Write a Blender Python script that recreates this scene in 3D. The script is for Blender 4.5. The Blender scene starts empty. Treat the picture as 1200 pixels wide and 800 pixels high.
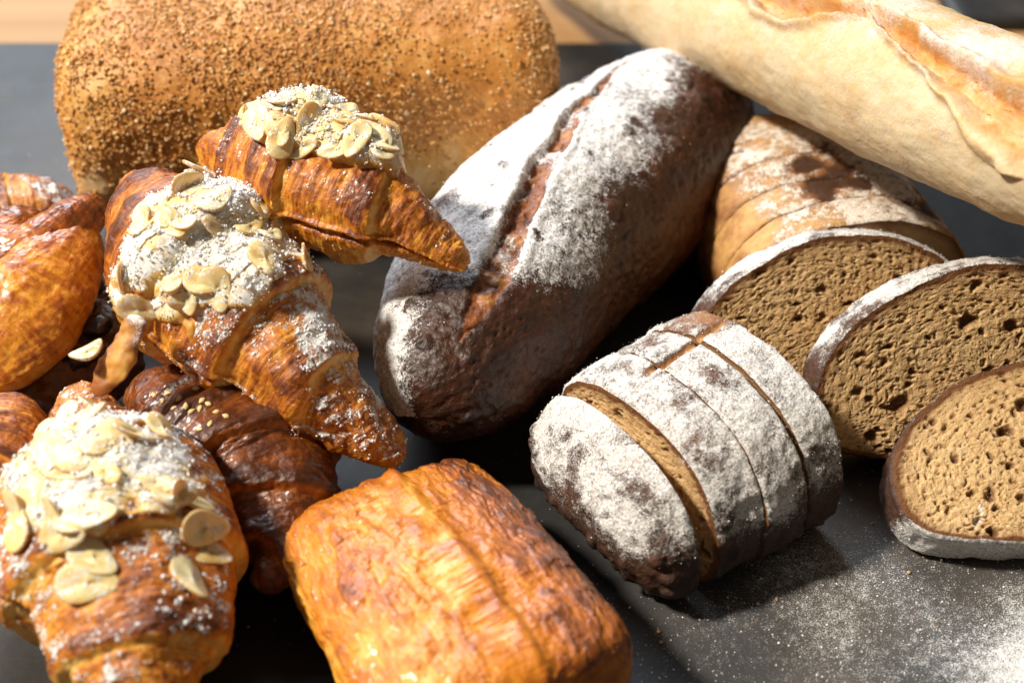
import bpy, math, random
import numpy as np
from mathutils import Vector

# ------------------------------------------------------------------ camera, world, lights
sc = bpy.context.scene
COL = sc.collection
D, PITCH, LENS = 0.58, math.radians(38), 50.0
FPX = 1200 * LENS / 36.0
CAM = np.array([0, -D * math.cos(PITCH), D * math.sin(PITCH)])
FW = np.array([0, math.cos(PITCH), -math.sin(PITCH)])
UP = np.array([0, math.sin(PITCH), math.cos(PITCH)])
RT = np.array([1.0, 0, 0])
cd = bpy.data.cameras.new('camera'); cam = bpy.data.objects.new('camera', cd); COL.objects.link(cam)
cam.location = CAM; cam.rotation_euler = (math.pi / 2 - PITCH, 0, 0)
cd.lens = LENS; cd.sensor_width = 36; cd.clip_start = 0.02; cd.clip_end = 50
cd.dof.use_dof = True; cd.dof.focus_distance = 0.49; cd.dof.aperture_fstop = 7.5
sc.camera = cam
sc.render.resolution_x, sc.render.resolution_y = 1024, 682

w = bpy.data.worlds.new('World'); sc.world = w; w.use_nodes = True
w.node_tree.nodes['Background'].inputs[0].default_value = (0.86, 0.76, 0.64, 1)
w.node_tree.nodes['Background'].inputs[1].default_value = 0.125

def area(name, loc, aim, size, power, col, size_y=None):
    l = bpy.data.lights.new(name, 'AREA'); l.energy = power; l.color = col
    if size_y: l.shape = 'RECTANGLE'; l.size = size; l.size_y = size_y
    else: l.shape = 'DISK'; l.size = size
    o = bpy.data.objects.new(name, l); COL.objects.link(o); o.location = loc
    o.rotation_euler = (Vector(aim) - Vector(loc)).to_track_quat('-Z', 'Y').to_euler()
    return o
area('key_lamp', (-1.75, -0.28, 2.10), (0, 0.02, 0.03), 0.32, 130, (1.0, 0.915, 0.79))
area('window_lamp', (-1.0, 2.3, 2.0), (0, 0.1, 0), 1.8, 105, (0.80, 0.89, 1.0), 1.4)
vs = sc.view_settings
vs.view_transform = 'Standard'; vs.look = 'None'; vs.gamma = 1.0; vs.use_curve_mapping = False; vs.exposure = 0.0

rng = np.random.default_rng(7)
random.seed(7)

# ------------------------------------------------------------------ pixel helpers (photo is 1200 x 800)
def at(px, py, z=0.0):
    d = RT * (px - 600) / FPX - UP * (py - 400) / FPX + FW
    return CAM + d * ((z - CAM[2]) / d[2])
def proj(Q):
    v = Q - CAM; wd = v @ FW
    return 600 + FPX * (v @ RT) / wd, 400 - FPX * (v @ UP) / wd, wd

# ------------------------------------------------------------------ numpy noise
_perm = np.random.default_rng(3).permutation(256); _perm = np.concatenate([_perm, _perm, _perm])
_grad = np.random.default_rng(4).normal(size=(256, 3)); _grad /= np.linalg.norm(_grad, axis=1)[:, None]
def _h(i, j, k, seed=0):
    return _perm[_perm[_perm[(i + seed * 31) & 255] + (j & 255)] + (k & 255)]
def perlin(Pt, seed=0):
    sh = Pt.shape[:-1]; Q = Pt.reshape(-1, 3); I = np.floor(Q).astype(np.int64); f = Q - I
    u = f * f * f * (f * (f * 6 - 15) + 10); res = 0
    for a in (0, 1):
        for b in (0, 1):
            for c in (0, 1):
                g = _grad[_h(I[:, 0] + a, I[:, 1] + b, I[:, 2] + c, seed)]
                dt = (g * (f - np.array([a, b, c]))).sum(1)
                res = res + dt * (u[:, 0] if a else 1 - u[:, 0]) * (u[:, 1] if b else 1 - u[:, 1]) * (u[:, 2] if c else 1 - u[:, 2])
    return (res * 1.5).reshape(sh)
def fbm(Pt, scale, octv=4, seed=0, gain=0.5):
    r = 0; a = 1; t = 0; s = np.asarray(scale, float)
    for o in range(octv):
        r = r + a * perlin(Pt * s + 13.7 * o, seed + o); t += a; a *= gain; s = s * 2.03
    return r / t
def worley(Pt, scale, seed=0):
    """F1 distance and a random value of the nearest cell"""
    sh = Pt.shape[:-1]; Q = Pt.reshape(-1, 3) * np.asarray(scale, float); I = np.floor(Q).astype(np.int64)
    best = np.full(len(Q), 9.0); rid = np.zeros(len(Q))
    for a in (-1, 0, 1):
        for b in (-1, 0, 1):
            for c in (-1, 0, 1):
                h = _h(I[:, 0] + a, I[:, 1] + b, I[:, 2] + c, seed)
                off = np.stack([_perm[h], _perm[h + 77], _perm[h + 151]], 1) / 256.0
                d = np.linalg.norm(I + np.array([a, b, c]) + off - Q, axis=1)
                m = d < best; best = np.where(m, d, best); rid = np.where(m, _perm[h + 200] / 256.0, rid)
    return best.reshape(sh), rid.reshape(sh)
def sm(a, b, x):
    t = np.clip((x - a) / (b - a), 0, 1); return t * t * (3 - 2 * t)
def nrm(v):
    v = np.asarray(v, float); return v / np.linalg.norm(v, axis=-1, keepdims=True).clip(1e-12)

# ------------------------------------------------------------------ mesh helpers
def mesh_obj(name, V, quads=None, tris=None, mat=None, parent=None, attrs=None, smooth=True, origin=None):
    """one mesh object from world-space vertices; the origin goes to the parent or to 'origin'"""
    V = np.asarray(V, float).reshape(-1, 3)
    o0 = np.array(parent.matrix_world.translation if parent is not None and parent.parent is None else (0, 0, 0)) if parent is not None else np.zeros(3)
    if parent is not None: o0 = np.array(parent['_org'])
    if origin is not None: o0 = np.asarray(origin, float)
    L = []; st = []; n = 0
    if quads is not None and len(quads):
        q = np.asarray(quads, np.int32).reshape(-1, 4); L.append(q.ravel()); st.append(np.arange(len(q)) * 4); n += q.size
    if tris is not None and len(tris):
        t = np.asarray(tris, np.int32).reshape(-1, 3); L.append(t.ravel()); st.append(n + np.arange(len(t)) * 3)
    L = np.concatenate(L).astype(np.int32); st = np.concatenate(st).astype(np.int32)
    me = bpy.data.meshes.new(name)
    me.vertices.add(len(V)); me.vertices.foreach_set('co', (V - o0).astype(np.float32).ravel())
    me.loops.add(len(L)); me.loops.foreach_set('vertex_index', L)
    me.polygons.add(len(st)); me.polygons.foreach_set('loop_start', st)
    me.update(calc_edges=True); me.validate()
    if smooth: me.polygons.foreach_set('use_smooth', np.ones(len(me.polygons), bool))
    for k, a in (attrs or {}).items():
        a = np.asarray(a, np.float32)
        if a.ndim == 2 or (a.ndim == 3 and a.shape[-1] == 3):
            if a.shape[-1] == 3 and a.size == 3 * len(V):
                at_ = me.attributes.new(k, 'FLOAT_VECTOR', 'POINT'); at_.data.foreach_set('vector', a.ravel()); continue
        at_ = me.attributes.new(k, 'FLOAT', 'POINT'); at_.data.foreach_set('value', a.ravel())
    if mat: me.materials.append(mat)
    o = bpy.data.objects.new(name, me); COL.objects.link(o)
    o['_org'] = [float(x) for x in o0]
    if parent is not None: o.parent = parent
    else: o.location = o0
    return o
def thing(name, label, cat, loc, group=None):
    o = bpy.data.objects.new(name, None); COL.objects.link(o); o.location = loc
    o.empty_display_size = 0.01
    o['_org'] = [float(x) for x in loc]
    o['label'] = label; o['category'] = cat
    if group: o['group'] = group
    return o
def tag(o, label, cat, group=None, kind=None):
    o['label'] = label; o['category'] = cat
    if group: o['group'] = group
    if kind: o['kind'] = kind
    return o

def grid_faces(nu, nv, wrap=True):
    i = np.arange(nu - 1)[:, None]; j = np.arange(nv if wrap else nv - 1)[None, :]; k = (j + 1) % nv
    return np.stack([i * nv + j, i * nv + k, (i + 1) * nv + k, (i + 1) * nv + j], -1).reshape(-1, 4)
def grid_normals(Pg, wrap=True):
    du = np.gradient(Pg, axis=0)
    if wrap: dv = (np.roll(Pg, -1, 1) - np.roll(Pg, 1, 1)) / 2
    else: dv = np.gradient(Pg, axis=1)
    return nrm(np.cross(du, dv))

def catmull(pts, n):
    pts = np.asarray(pts, float)
    if len(pts) == 2:
        dense = pts[0] + (pts[1] - pts[0]) * np.linspace(0, 1, 400)[:, None]
    else:
        p = np.vstack([2 * pts[0] - pts[1], pts, 2 * pts[-1] - pts[-2]]); out = []
        for i in range(1, len(p) - 2):
            t = np.linspace(0, 1, 120, endpoint=False)[:, None]
            a, b, c, d = p[i - 1], p[i], p[i + 1], p[i + 2]
            out.append(0.5 * (2 * b + (c - a) * t + (2 * a - 5 * b + 4 * c - d) * t ** 2 + (3 * b - a - 3 * c + d) * t ** 3))
        dense = np.vstack(out + [pts[-1:]])
    s = np.concatenate([[0], np.cumsum(np.linalg.norm(np.diff(dense, axis=0), axis=1))]); L = s[-1]; s /= L
    return dense, s, L

class Loft:
    """closed surface swept along a spine: v=0 one side, v=90 deg top"""
    def __init__(self, spine, prof, nexp=2.0, nu=240, nv=220, up=(0, 0, 1), ends=2.0, flat=None):
        dense, sd, L = catmull(spine, 0); self.L = L
        th = np.linspace(0.012, math.pi - 0.012, nu)
        s = 0.5 - 0.5 * np.cos(th); s = 0.55 * s + 0.45 * np.linspace(s[0], s[-1], nu)
        self.s = s; self.v = np.linspace(0, 2 * math.pi, nv, endpoint=False)
        C = np.stack([np.interp(s, sd, dense[:, k]) for k in range(3)], 1)
        T = nrm(np.gradient(C, axis=0)); upv = np.asarray(up, float)
        if upv.ndim == 2: upv = np.stack([np.interp(s, np.linspace(0, 1, len(upv)), upv[:, k]) for k in range(3)], 1)
        U = nrm(upv - (T * upv).sum(-1, keepdims=True) * T); S = np.cross(T, U)
        pr = np.asarray(prof, float); env = (1 - np.abs(2 * s - 1) ** ends) ** (1 / ends)
        g = [np.interp(s, pr[:, 0], pr[:, k]) for k in (1, 2, 3)]
        ker = np.hanning(21); ker /= ker.sum()
        g = [np.convolve(np.pad(x, 10, 'edge'), ker, 'valid') * env for x in g]
        self.a, self.bu, self.bd = g
        self.C, self.T, self.U, self.S = C, T, U, S; self.nexp = nexp; self.nu, self.nv = nu, nv
        self.sg, self.vg = np.meshgrid(s, self.v, indexing='ij')
        self.base()
    def base(self, mul=1.0):
        c, n = np.cos(self.vg), np.sin(self.vg); e = 2.0 / self.nexp
        x = self.a[:, None] * np.sign(c) * np.abs(c) ** e
        z = np.where(n > 0, self.bu[:, None], self.bd[:, None]) * np.sign(n) * np.abs(n) ** e
        self.P = self.C[:, None] + self.S[:, None] * (x * mul)[..., None] + self.U[:, None] * (z * mul)[..., None]
        self.N = grid_normals(self.P)
        return self
    def disp(self, d):
        self.P = self.P + self.N * d[..., None]; self.N = grid_normals(self.P); return self
    def floor(self, z=0.0005):
        lo = self.P[..., 2] < z; self.P[..., 2] = np.where(lo, z + 0.02 * (self.P[..., 2] - z), self.P[..., 2]); self.N = grid_normals(self.P); return self
    def pick(self, px, py):
        x, y, wd = proj(self.P); vis = (self.N * nrm(CAM - self.P)).sum(-1) > 0.02
        d = (x - px) ** 2 + (y - py) ** 2 + np.where(vis, 0, 1e7)
        d = d + np.where(d < 30, (wd - wd.min()) * 100, 100)
        return np.unravel_index(np.argmin(d), d.shape)
    def bbox(self):
        x, y, _ = proj(self.P); return [int(v) for v in (x.min(), y.min(), x.max(), y.max())]
    def suv(self):
        R = float(self.a.max()); return np.stack([self.sg * self.L, self.vg * R, 0 * self.sg], -1)
    def build(self, name, mat, parent=None, attrs=None, origin=None, rows=None):
        nu, nv = self.nu, self.nv; V = self.P.reshape(-1, 3)
        V = np.vstack([V, self.P[0].mean(0), self.P[-1].mean(0)]); a = nu * nv; b = a + 1
        j = np.arange(nv); k = (j + 1) % nv
        tr = np.vstack([np.stack([np.full(nv, a), k, j], 1), np.stack([np.full(nv, b), (nu - 1) * nv + j, (nu - 1) * nv + k], 1)])
        at_ = {}
        for kk, x in (attrs or {}).items():
            if x.ndim == 3: at_[kk] = np.vstack([x.reshape(-1, 3), x[0, 0], x[-1, 0]])
            else: at_[kk] = np.concatenate([x.ravel(), [x[0].mean(), x[-1].mean()]])
        return mesh_obj(name, V, grid_faces(nu, nv)[:, ::-1], tr[:, ::-1], mat, parent, at_, origin=origin)

# ------------------------------------------------------------------ material helper
class NT:
    def __init__(self, name):
        self.m = bpy.data.materials.new(name); self.m.use_nodes = True; self.t = self.m.node_tree
        self.b = self.t.nodes['Principled BSDF']; self._co = None
    def n(self, typ, **kw):
        x = self.t.nodes.new(typ)
        for k, v in kw.items(): setattr(x, k, v)
        return x
    def put(self, sock, v):
        if isinstance(v, bpy.types.NodeSocket): self.t.links.new(v, sock)
        elif isinstance(v, (tuple, list)) and sock.type == 'RGBA' and len(v) == 3: sock.default_value = (*v, 1)
        else: sock.default_value = v
    def co(self):
        if not self._co: self._co = self.n('ShaderNodeTexCoord').outputs['Object']
        return self._co
    def attr(self, name, vec=False):
        a = self.n('ShaderNodeAttribute', attribute_name=name); return a.outputs['Vector' if vec else 'Fac']
    def scale(self, vec, s):
        x = self.n('ShaderNodeVectorMath', operation='MULTIPLY'); self.put(x.inputs[0], vec); x.inputs[1].default_value = s; return x.outputs[0]
    def noise(self, scale, detail=4, rough=0.55, dist=0.0, vec=None):
        x = self.n('ShaderNodeTexNoise'); self.put(x.inputs['Vector'], vec if vec is not None else self.co())
        x.inputs['Scale'].default_value = scale; x.inputs['Detail'].default_value = detail
        x.inputs['Roughness'].default_value = rough; x.inputs['Distortion'].default_value = dist; return x.outputs['Fac']
    def vor(self, scale, feature='F1', vec=None, out='Distance'):
        x = self.n('ShaderNodeTexVoronoi', feature=feature); self.put(x.inputs['Vector'], vec if vec is not None else self.co())
        x.inputs['Scale'].default_value = scale; return x.outputs[out]
    def ma(self, op, a, b=0.0, c=0.0, clamp=False):
        x = self.n('ShaderNodeMath', operation=op, use_clamp=clamp)
        for i, v in enumerate((a, b, c)): self.put(x.inputs[i], v)
        return x.outputs[0]
    def rng(self, v, a, b, c=0.0, d=1.0, smooth=True):
        x = self.n('ShaderNodeMapRange'); x.interpolation_type = 'SMOOTHSTEP' if smooth else 'LINEAR'
        for i, q in enumerate((v, a, b, c, d)): self.put(x.inputs[i], q)
        return x.outputs[0]
    def ramp(self, f, stops):
        x = self.n('ShaderNodeValToRGB'); e = x.color_ramp.elements
        while len(e) < len(stops): e.new(0.5)
        for i, (p, c) in enumerate(stops): e[i].position = p; e[i].color = (*c, 1)
        self.put(x.inputs[0], f); return x.outputs[0]
    def mix(self, f, a, b, blend='MIX'):
        x = self.n('ShaderNodeMix', data_type='RGBA', blend_type=blend)
        self.put(x.inputs[0], f); self.put(x.inputs[6], a); self.put(x.inputs[7], b); return x.outputs[2]
    def mixf(self, f, a, b):
        x = self.n('ShaderNodeMix', data_type='FLOAT'); self.put(x.inputs[0], f); self.put(x.inputs[2], a); self.put(x.inputs[3], b); return x.outputs[0]
    def bump(self, h, strength=0.5, dist=0.001, normal=None):
        x = self.n('ShaderNodeBump'); x.inputs['Strength'].default_value = strength; x.inputs['Distance'].default_value = dist
        self.put(x.inputs['Height'], h)
        if normal is not None: self.put(x.inputs['Normal'], normal)
        return x.outputs[0]
    def done(self, color=None, rough=None, normal=None, spec=0.5, sss=0.0, rad=(0.004, 0.002, 0.001), coat=0.0, coat_r=0.2):
        b = self.b
        if color is not None: self.put(b.inputs['Base Color'], color)
        if rough is not None: self.put(b.inputs['Roughness'], rough)
        if normal is not None: self.put(b.inputs['Normal'], normal)
        self.put(b.inputs['Specular IOR Level'], spec)
        if sss: b.inputs['Subsurface Weight'].default_value = sss; b.inputs['Subsurface Radius'].default_value = rad; b.inputs['Subsurface Scale'].default_value = 1.0
        if not isinstance(coat, float) or coat > 0: self.put(b.inputs['Coat Weight'], coat); b.inputs['Coat Roughness'].default_value = coat_r
        return self.m

WHITE = (0.82, 0.805, 0.775)
def mat_pastry(name, stops, streak=(900, 90, 1), gloss=0.40, sugar=True, spec=0.5, amp=0.80, coat=0.14, bumpd=0.0009):
    """laminated pastry skin: bake ramp, streaks that run round the roll, blistered gloss, sugar dust"""
    k = NT(name); suv = k.attr('suv', True); bake = k.attr('bake')
    n1 = k.noise(1.0, 5, 0.6, 0.4, k.scale(suv, streak)); n2 = k.noise(170, 5, 0.6); n3 = k.noise(900, 3, 0.6)
    n4 = k.noise(1.0, 4, 0.6, 1.2, k.scale(suv, (streak[0] * 0.3, streak[1] * 2.2, 1)))
    f = k.ma('ADD', bake, k.ma('MULTIPLY', k.ma('SUBTRACT', n1, 0.5), amp))
    f = k.ma('ADD', f, k.ma('MULTIPLY', k.ma('SUBTRACT', n2, 0.5), amp * 0.9))
    f = k.ma('ADD', f, k.ma('MULTIPLY', k.ma('SUBTRACT', n4, 0.5), amp * 0.6), clamp=True)
    col = k.ramp(f, stops); rough = k.mixf(k.noise(260, 3), gloss - 0.1, gloss + 0.28)
    h = k.ma('ADD', k.ma('MULTIPLY', n1, 0.8), k.ma('MULTIPLY', n2, 0.9)); h = k.ma('ADD', h, k.ma('MULTIPLY', n3, 0.18)); h = k.ma('ADD', h, k.ma('MULTIPLY', n4, 0.6))
    cw = coat
    if sugar:
        sg = k.attr('sugar'); g = k.ma('ADD', k.ma('MULTIPLY', k.noise(1500, 2, 0.7), 0.55), k.ma('MULTIPLY', k.noise(420, 3, 0.6), 0.65))
        mk = k.rng(k.ma('ADD', sg, k.ma('SUBTRACT', g, 0.6)), 0.42, 0.62)
        col = k.mix(mk, col, WHITE); rough = k.mixf(mk, rough, 0.9); h = k.ma('ADD', h, k.ma('MULTIPLY', mk, 0.5))
        cw = k.mixf(mk, coat, 0.0)
    return k.done(col, rough, k.bump(h, 0.75, bumpd), spec, sss=0.12, coat=cw, coat_r=0.22)

CRO = [(0.0, (0.86, 0.56, 0.16)), (0.2, (0.76, 0.35, 0.035)), (0.42, (0.52, 0.16, 0.012)), (0.64, (0.20, 0.046, 0.007)), (1.0, (0.040, 0.010, 0.004))]
M_CRO = mat_pastry('croissant_crust', CRO)
M_DAN = mat_pastry('danish_crust', [(0.0, (0.84, 0.50, 0.12)), (0.25, (0.72, 0.29, 0.025)), (0.5, (0.42, 0.11, 0.010)), (0.75, (0.14, 0.032, 0.006)), (1.0, (0.03, 0.008, 0.004))], streak=(420, 70, 1), gloss=0.26, sugar=False, coat=0.45)
DARK = [(0.0, (0.50, 0.17, 0.02)), (0.3, (0.28, 0.075, 0.009)), (0.6, (0.11, 0.026, 0.005)), (1.0, (0.028, 0.008, 0.003))]
M_DARK = mat_pastry('glazed_dark_crust', DARK, gloss=0.26, sugar=False, coat=0.4)
PUF = [(0.0, (0.84, 0.56, 0.20)), (0.25, (0.78, 0.38, 0.05)), (0.5, (0.64, 0.21, 0.012)), (0.75, (0.42, 0.11, 0.008)), (1.0, (0.13, 0.03, 0.005))]
M_PUF = mat_pastry('puff_crust', PUF, streak=(210, 330, 1), gloss=0.28, sugar=False, amp=0.68, coat=0.35, bumpd=0.0011)

def mat_cream():
    k = NT('almond_cream'); n = k.noise(120, 4); g = k.ma('ADD', k.ma('MULTIPLY', k.noise(2300, 2, 0.8), 0.85), k.ma('MULTIPLY', k.noise(500, 3, 0.6), 0.35))
    brown = k.attr('brown')
    c = k.ramp(k.ma('ADD', k.ma('MULTIPLY', n, 0.5), brown, clamp=True), [(0.1, (0.86, 0.70, 0.36)), (0.45, (0.80, 0.54, 0.16)), (0.75, (0.62, 0.30, 0.06)), (1.0, (0.30, 0.10, 0.02))])
    mk = k.rng(k.ma('ADD', k.attr('sugar'), k.ma('SUBTRACT', g, 0.6)), 0.35, 0.58)
    c = k.mix(mk, c, WHITE)
    h = k.ma('ADD', g, k.ma('MULTIPLY', mk, 0.5))
    return k.done(c, k.mixf(mk, 0.4, 0.9), k.bump(h, 0.45, 0.0005), 0.4, sss=0.25)
M_CREAM = mat_cream()
def mat_almond():
    k = NT('almond'); n = k.noise(160, 4); e = k.attr('edge'); r = k.n('ShaderNodeObjectInfo').outputs['Random']
    c = k.mix(r, (0.86, 0.74, 0.42), (0.82, 0.52, 0.12)); c = k.mix(k.ma('MULTIPLY', n, 0.45), c, (0.88, 0.80, 0.56))
    c = k.mix(k.rng(k.noise(110, 3, 0.6), 0.48, 0.72, 0, 0.75), c, (0.62, 0.34, 0.09)); c = k.mix(k.ma('MULTIPLY', e, 0.75), c, (0.50, 0.24, 0.06))
    mk = k.rng(k.ma('ADD', k.noise(900, 2, 0.7), k.ma('MULTIPLY', k.noise(150, 2), 0.6)), 0.84, 0.94)
    return k.done(k.mix(mk, c, WHITE), k.mixf(mk, 0.38, 0.9), k.bump(k.ma('ADD', k.noise(500, 3), mk), 0.3, 0.0004), 0.45, sss=0.3)
M_ALM = mat_almond()
def mat_plain(name, c0, c1, scale, rough=0.85, sss=0.0, spec=0.3, bd=0.0004):
    k = NT(name); n = k.noise(scale, 4)
    return k.done(k.mix(n, c0, c1), rough, k.bump(n, 0.5, bd), spec, sss=sss)
M_SUGAR = mat_plain('powdered_sugar', (0.86, 0.85, 0.83), (0.90, 0.89, 0.875), 900, 0.95, 0.15, 0.1)
M_FLOUR = mat_plain('flour', (0.80, 0.78, 0.74), (0.86, 0.84, 0.80), 900, 0.95, 0.0, 0.1)
M_SEED = mat_plain('sesame_seed', (0.72, 0.48, 0.19), (0.82, 0.62, 0.30), 300, 0.45, 0.1)
M_RAISIN = mat_plain('raisin_skin', (0.012, 0.006, 0.004), (0.035, 0.015, 0.008), 240, 0.3, 0, 0.5, 0.0015)
M_FILL = mat_plain('dark_filling', (0.035, 0.014, 0.006), (0.20, 0.075, 0.018), 180, 0.4, 0, 0.5, 0.0025)

def mat_crust(name, stops, amp=0.5, rough=0.55, flour_lo=0.42, flour_hi=0.60, fcol=WHITE, bumpd=0.0008, coat=0.0, fine=1500, sss=0.0, pits=True):
    """oven crust with flour: flour sits where the 'flour' mask plus grain passes a threshold"""
    k = NT(name); bake = k.attr('bake')
    n2 = k.noise(90, 5, 0.6); n3 = k.noise(420, 4, 0.65); n4 = k.noise(26, 4, 0.55)
    f = k.ma('ADD', bake, k.ma('MULTIPLY', k.ma('SUBTRACT', n2, 0.5), amp)); f = k.ma('ADD', f, k.ma('MULTIPLY', k.ma('SUBTRACT', n3, 0.5), amp * 0.7))
    f = k.ma('ADD', f, k.ma('MULTIPLY', k.ma('SUBTRACT', n4, 0.5), amp * 0.7), clamp=True)
    col = k.ramp(f, stops)
    g = k.ma('ADD', k.ma('MULTIPLY', k.noise(fine, 2, 0.75), 0.75), k.ma('MULTIPLY', k.noise(fine * 0.22, 4, 0.7), 0.75))
    fm = k.ma('ADD', k.attr('flour'), k.ma('SUBTRACT', g, 0.75))
    mk = k.rng(fm, flour_lo, flour_hi); mk2 = k.ma('MULTIPLY', mk, k.mixf(k.rng(k.noise(fine * 0.7, 3, 0.7), 0.32, 0.58), 0.42, 1.0))
    col = k.mix(mk2, col, fcol)
    h = k.ma('ADD', k.ma('MULTIPLY', n2, 0.9), k.ma('MULTIPLY', n3, 0.7)); h = k.ma('ADD', h, k.ma('MULTIPLY', k.noise(1300, 2), 0.16)); h = k.ma('ADD', h, k.ma('MULTIPLY', mk, 0.35))
    return k.done(col, k.mixf(mk, k.mixf(n3, rough - 0.15, rough + 0.2), 0.93), k.bump(h, 0.8, bumpd), 0.45, coat=k.mixf(mk, coat, 0.0) if coat else 0.0, coat_r=0.3, sss=sss)
M_BAT = mat_crust('batard_crust', [(0.0, (0.46, 0.20, 0.055)), (0.3, (0.23, 0.066, 0.014)), (0.55, (0.070, 0.021, 0.007)), (1.0, (0.014, 0.005, 0.003))], amp=0.75, rough=0.45, coat=0.10, bumpd=0.0012, fcol=(0.86, 0.85, 0.84), flour_lo=0.36, flour_hi=0.60)
M_RYE = mat_crust('rye_crust', [(0.0, (0.50, 0.27, 0.10)), (0.35, (0.24, 0.10, 0.04)), (0.65, (0.085, 0.034, 0.017)), (1.0, (0.022, 0.012, 0.009))], fcol=(0.74, 0.72, 0.69), rough=0.6, bumpd=0.0016, flour_lo=0.34, flour_hi=0.66)
M_TAN = mat_crust('tan_crust', [(0.0, (0.70, 0.44, 0.18)), (0.35, (0.52, 0.28, 0.09)), (0.65, (0.26, 0.105, 0.03)), (1.0, (0.06, 0.024, 0.01))], fcol=(0.80, 0.74, 0.65), rough=0.6)
M_BAG = mat_crust('baguette_crust', [(0.0, (0.64, 0.52, 0.34)), (0.35, (0.60, 0.39, 0.17)), (0.6, (0.56, 0.26, 0.06)), (0.85, (0.46, 0.17, 0.03)), (1.0, (0.22, 0.07, 0.015))], amp=0.6, fcol=(0.68, 0.58, 0.53), rough=0.55, sss=0.15, fine=900, flour_lo=0.25, flour_hi=0.85)
M_TIN = mat_crust('tin_loaf_crust', [(0.0, (0.80, 0.58, 0.30)), (0.3, (0.70, 0.39, 0.11)), (0.6, (0.52, 0.21, 0.035)), (1.0, (0.22, 0.075, 0.015))], amp=0.5, rough=0.5, fcol=(0.85, 0.76, 0.62))
def mat_crumb(name, c_hi, c_mid, c_lo):
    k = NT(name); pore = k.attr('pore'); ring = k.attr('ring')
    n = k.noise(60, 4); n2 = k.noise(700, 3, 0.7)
    c = k.mix(n, c_hi, c_mid); c = k.mix(k.rng(n2, 0.35, 0.75), c, c_mid); c = k.mix(k.ma('MULTIPLY', pore, 0.92), c, c_lo); c = k.mix(k.rng(k.noise(1100, 2, 0.7), 0.55, 0.75, 0, 0.5), c, (0.86, 0.70, 0.44))  # pores painted darker, adding to the shade in their hollows
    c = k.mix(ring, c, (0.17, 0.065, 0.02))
    mk = k.rng(k.ma('ADD', k.noise(90, 3, 0.6), k.ma('MULTIPLY', k.noise(1400, 2), 0.25)), 0.80, 0.88)
    c = k.mix(k.ma('MULTIPLY', mk, 0.8), c, WHITE)
    return k.done(c, 0.72, k.bump(k.ma('ADD', n2, k.noise(1600, 2)), 0.7, 0.0006), 0.35, sss=0.12)
M_CRUMB = mat_crumb('rye_crumb', (0.76, 0.55, 0.30), (0.60, 0.36, 0.14), (0.12, 0.040, 0.010))

def mat_slate():
    k = NT('slate'); fl = k.attr('flour')
    n = k.noise(9, 5, 0.6); n2 = k.noise(70, 6, 0.65); n3 = k.noise(500, 3, 0.6)
    ly = k.noise(1.0, 6, 0.6, 0.8, k.scale(k.co(), (14, 30, 14)))
    c = k.ramp(k.ma('ADD', k.ma('MULTIPLY', n, 0.5), k.ma('MULTIPLY', n2, 0.5)), [(0.25, (0.008, 0.008, 0.009)), (0.5, (0.018, 0.0175, 0.017)), (0.75, (0.044, 0.042, 0.039))])
    c = k.mix(k.rng(n, 0.45, 0.65, 0, 0.55), c, (0.060, 0.040, 0.024))
    v = k.vor(1500); g = k.ma('SUBTRACT', 0.9, v); g2 = k.noise(2600, 2, 0.8); g3 = k.noise(260, 3, 0.7)
    d = k.ma('ADD', fl, k.ma('MULTIPLY', k.ma('SUBTRACT', g3, 0.5), 0.55)); d = k.ma('ADD', d, k.ma('MULTIPLY', k.ma('SUBTRACT', g2, 0.5), 1.5))
    mk = k.rng(d, 0.46, 0.66); film = k.ma('MULTIPLY', fl, 0.22, clamp=True)
    c = k.mix(film, c, (0.55, 0.55, 0.56)); c = k.mix(mk, c, (0.78, 0.77, 0.75))
    h = k.ma('ADD', k.ma('MULTIPLY', n2, 0.6), k.ma('MULTIPLY', n3, 0.18)); h = k.ma('ADD', h, k.ma('MULTIPLY', ly, 1.3)); h = k.ma('ADD', h, k.ma('MULTIPLY', mk, 0.5))
    return k.done(c, k.mixf(mk, k.mixf(n2, 0.42, 0.62), 0.95), k.bump(h, 0.55, 0.0008), 0.42)
M_SLATE = mat_slate()
def mat_wood():
    k = NT('pale_wood'); g = k.noise(1.0, 6, 0.6, 1.0, k.scale(k.co(), (2.2, 34, 10))); g2 = k.noise(1.0, 3, 0.6, 0.2, k.scale(k.co(), (9, 260, 40)))
    c = k.ramp(g, [(0.25, (0.32, 0.17, 0.065)), (0.55, (0.45, 0.27, 0.12)), (0.8, (0.52, 0.34, 0.17))]); c = k.mix(k.ma('MULTIPLY', g2, 0.25), c, (0.35, 0.18, 0.07))
    return k.done(c, 0.65, k.bump(k.ma('ADD', g, g2), 0.2, 0.0005), 0.4)
M_WOOD = mat_wood()

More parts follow.
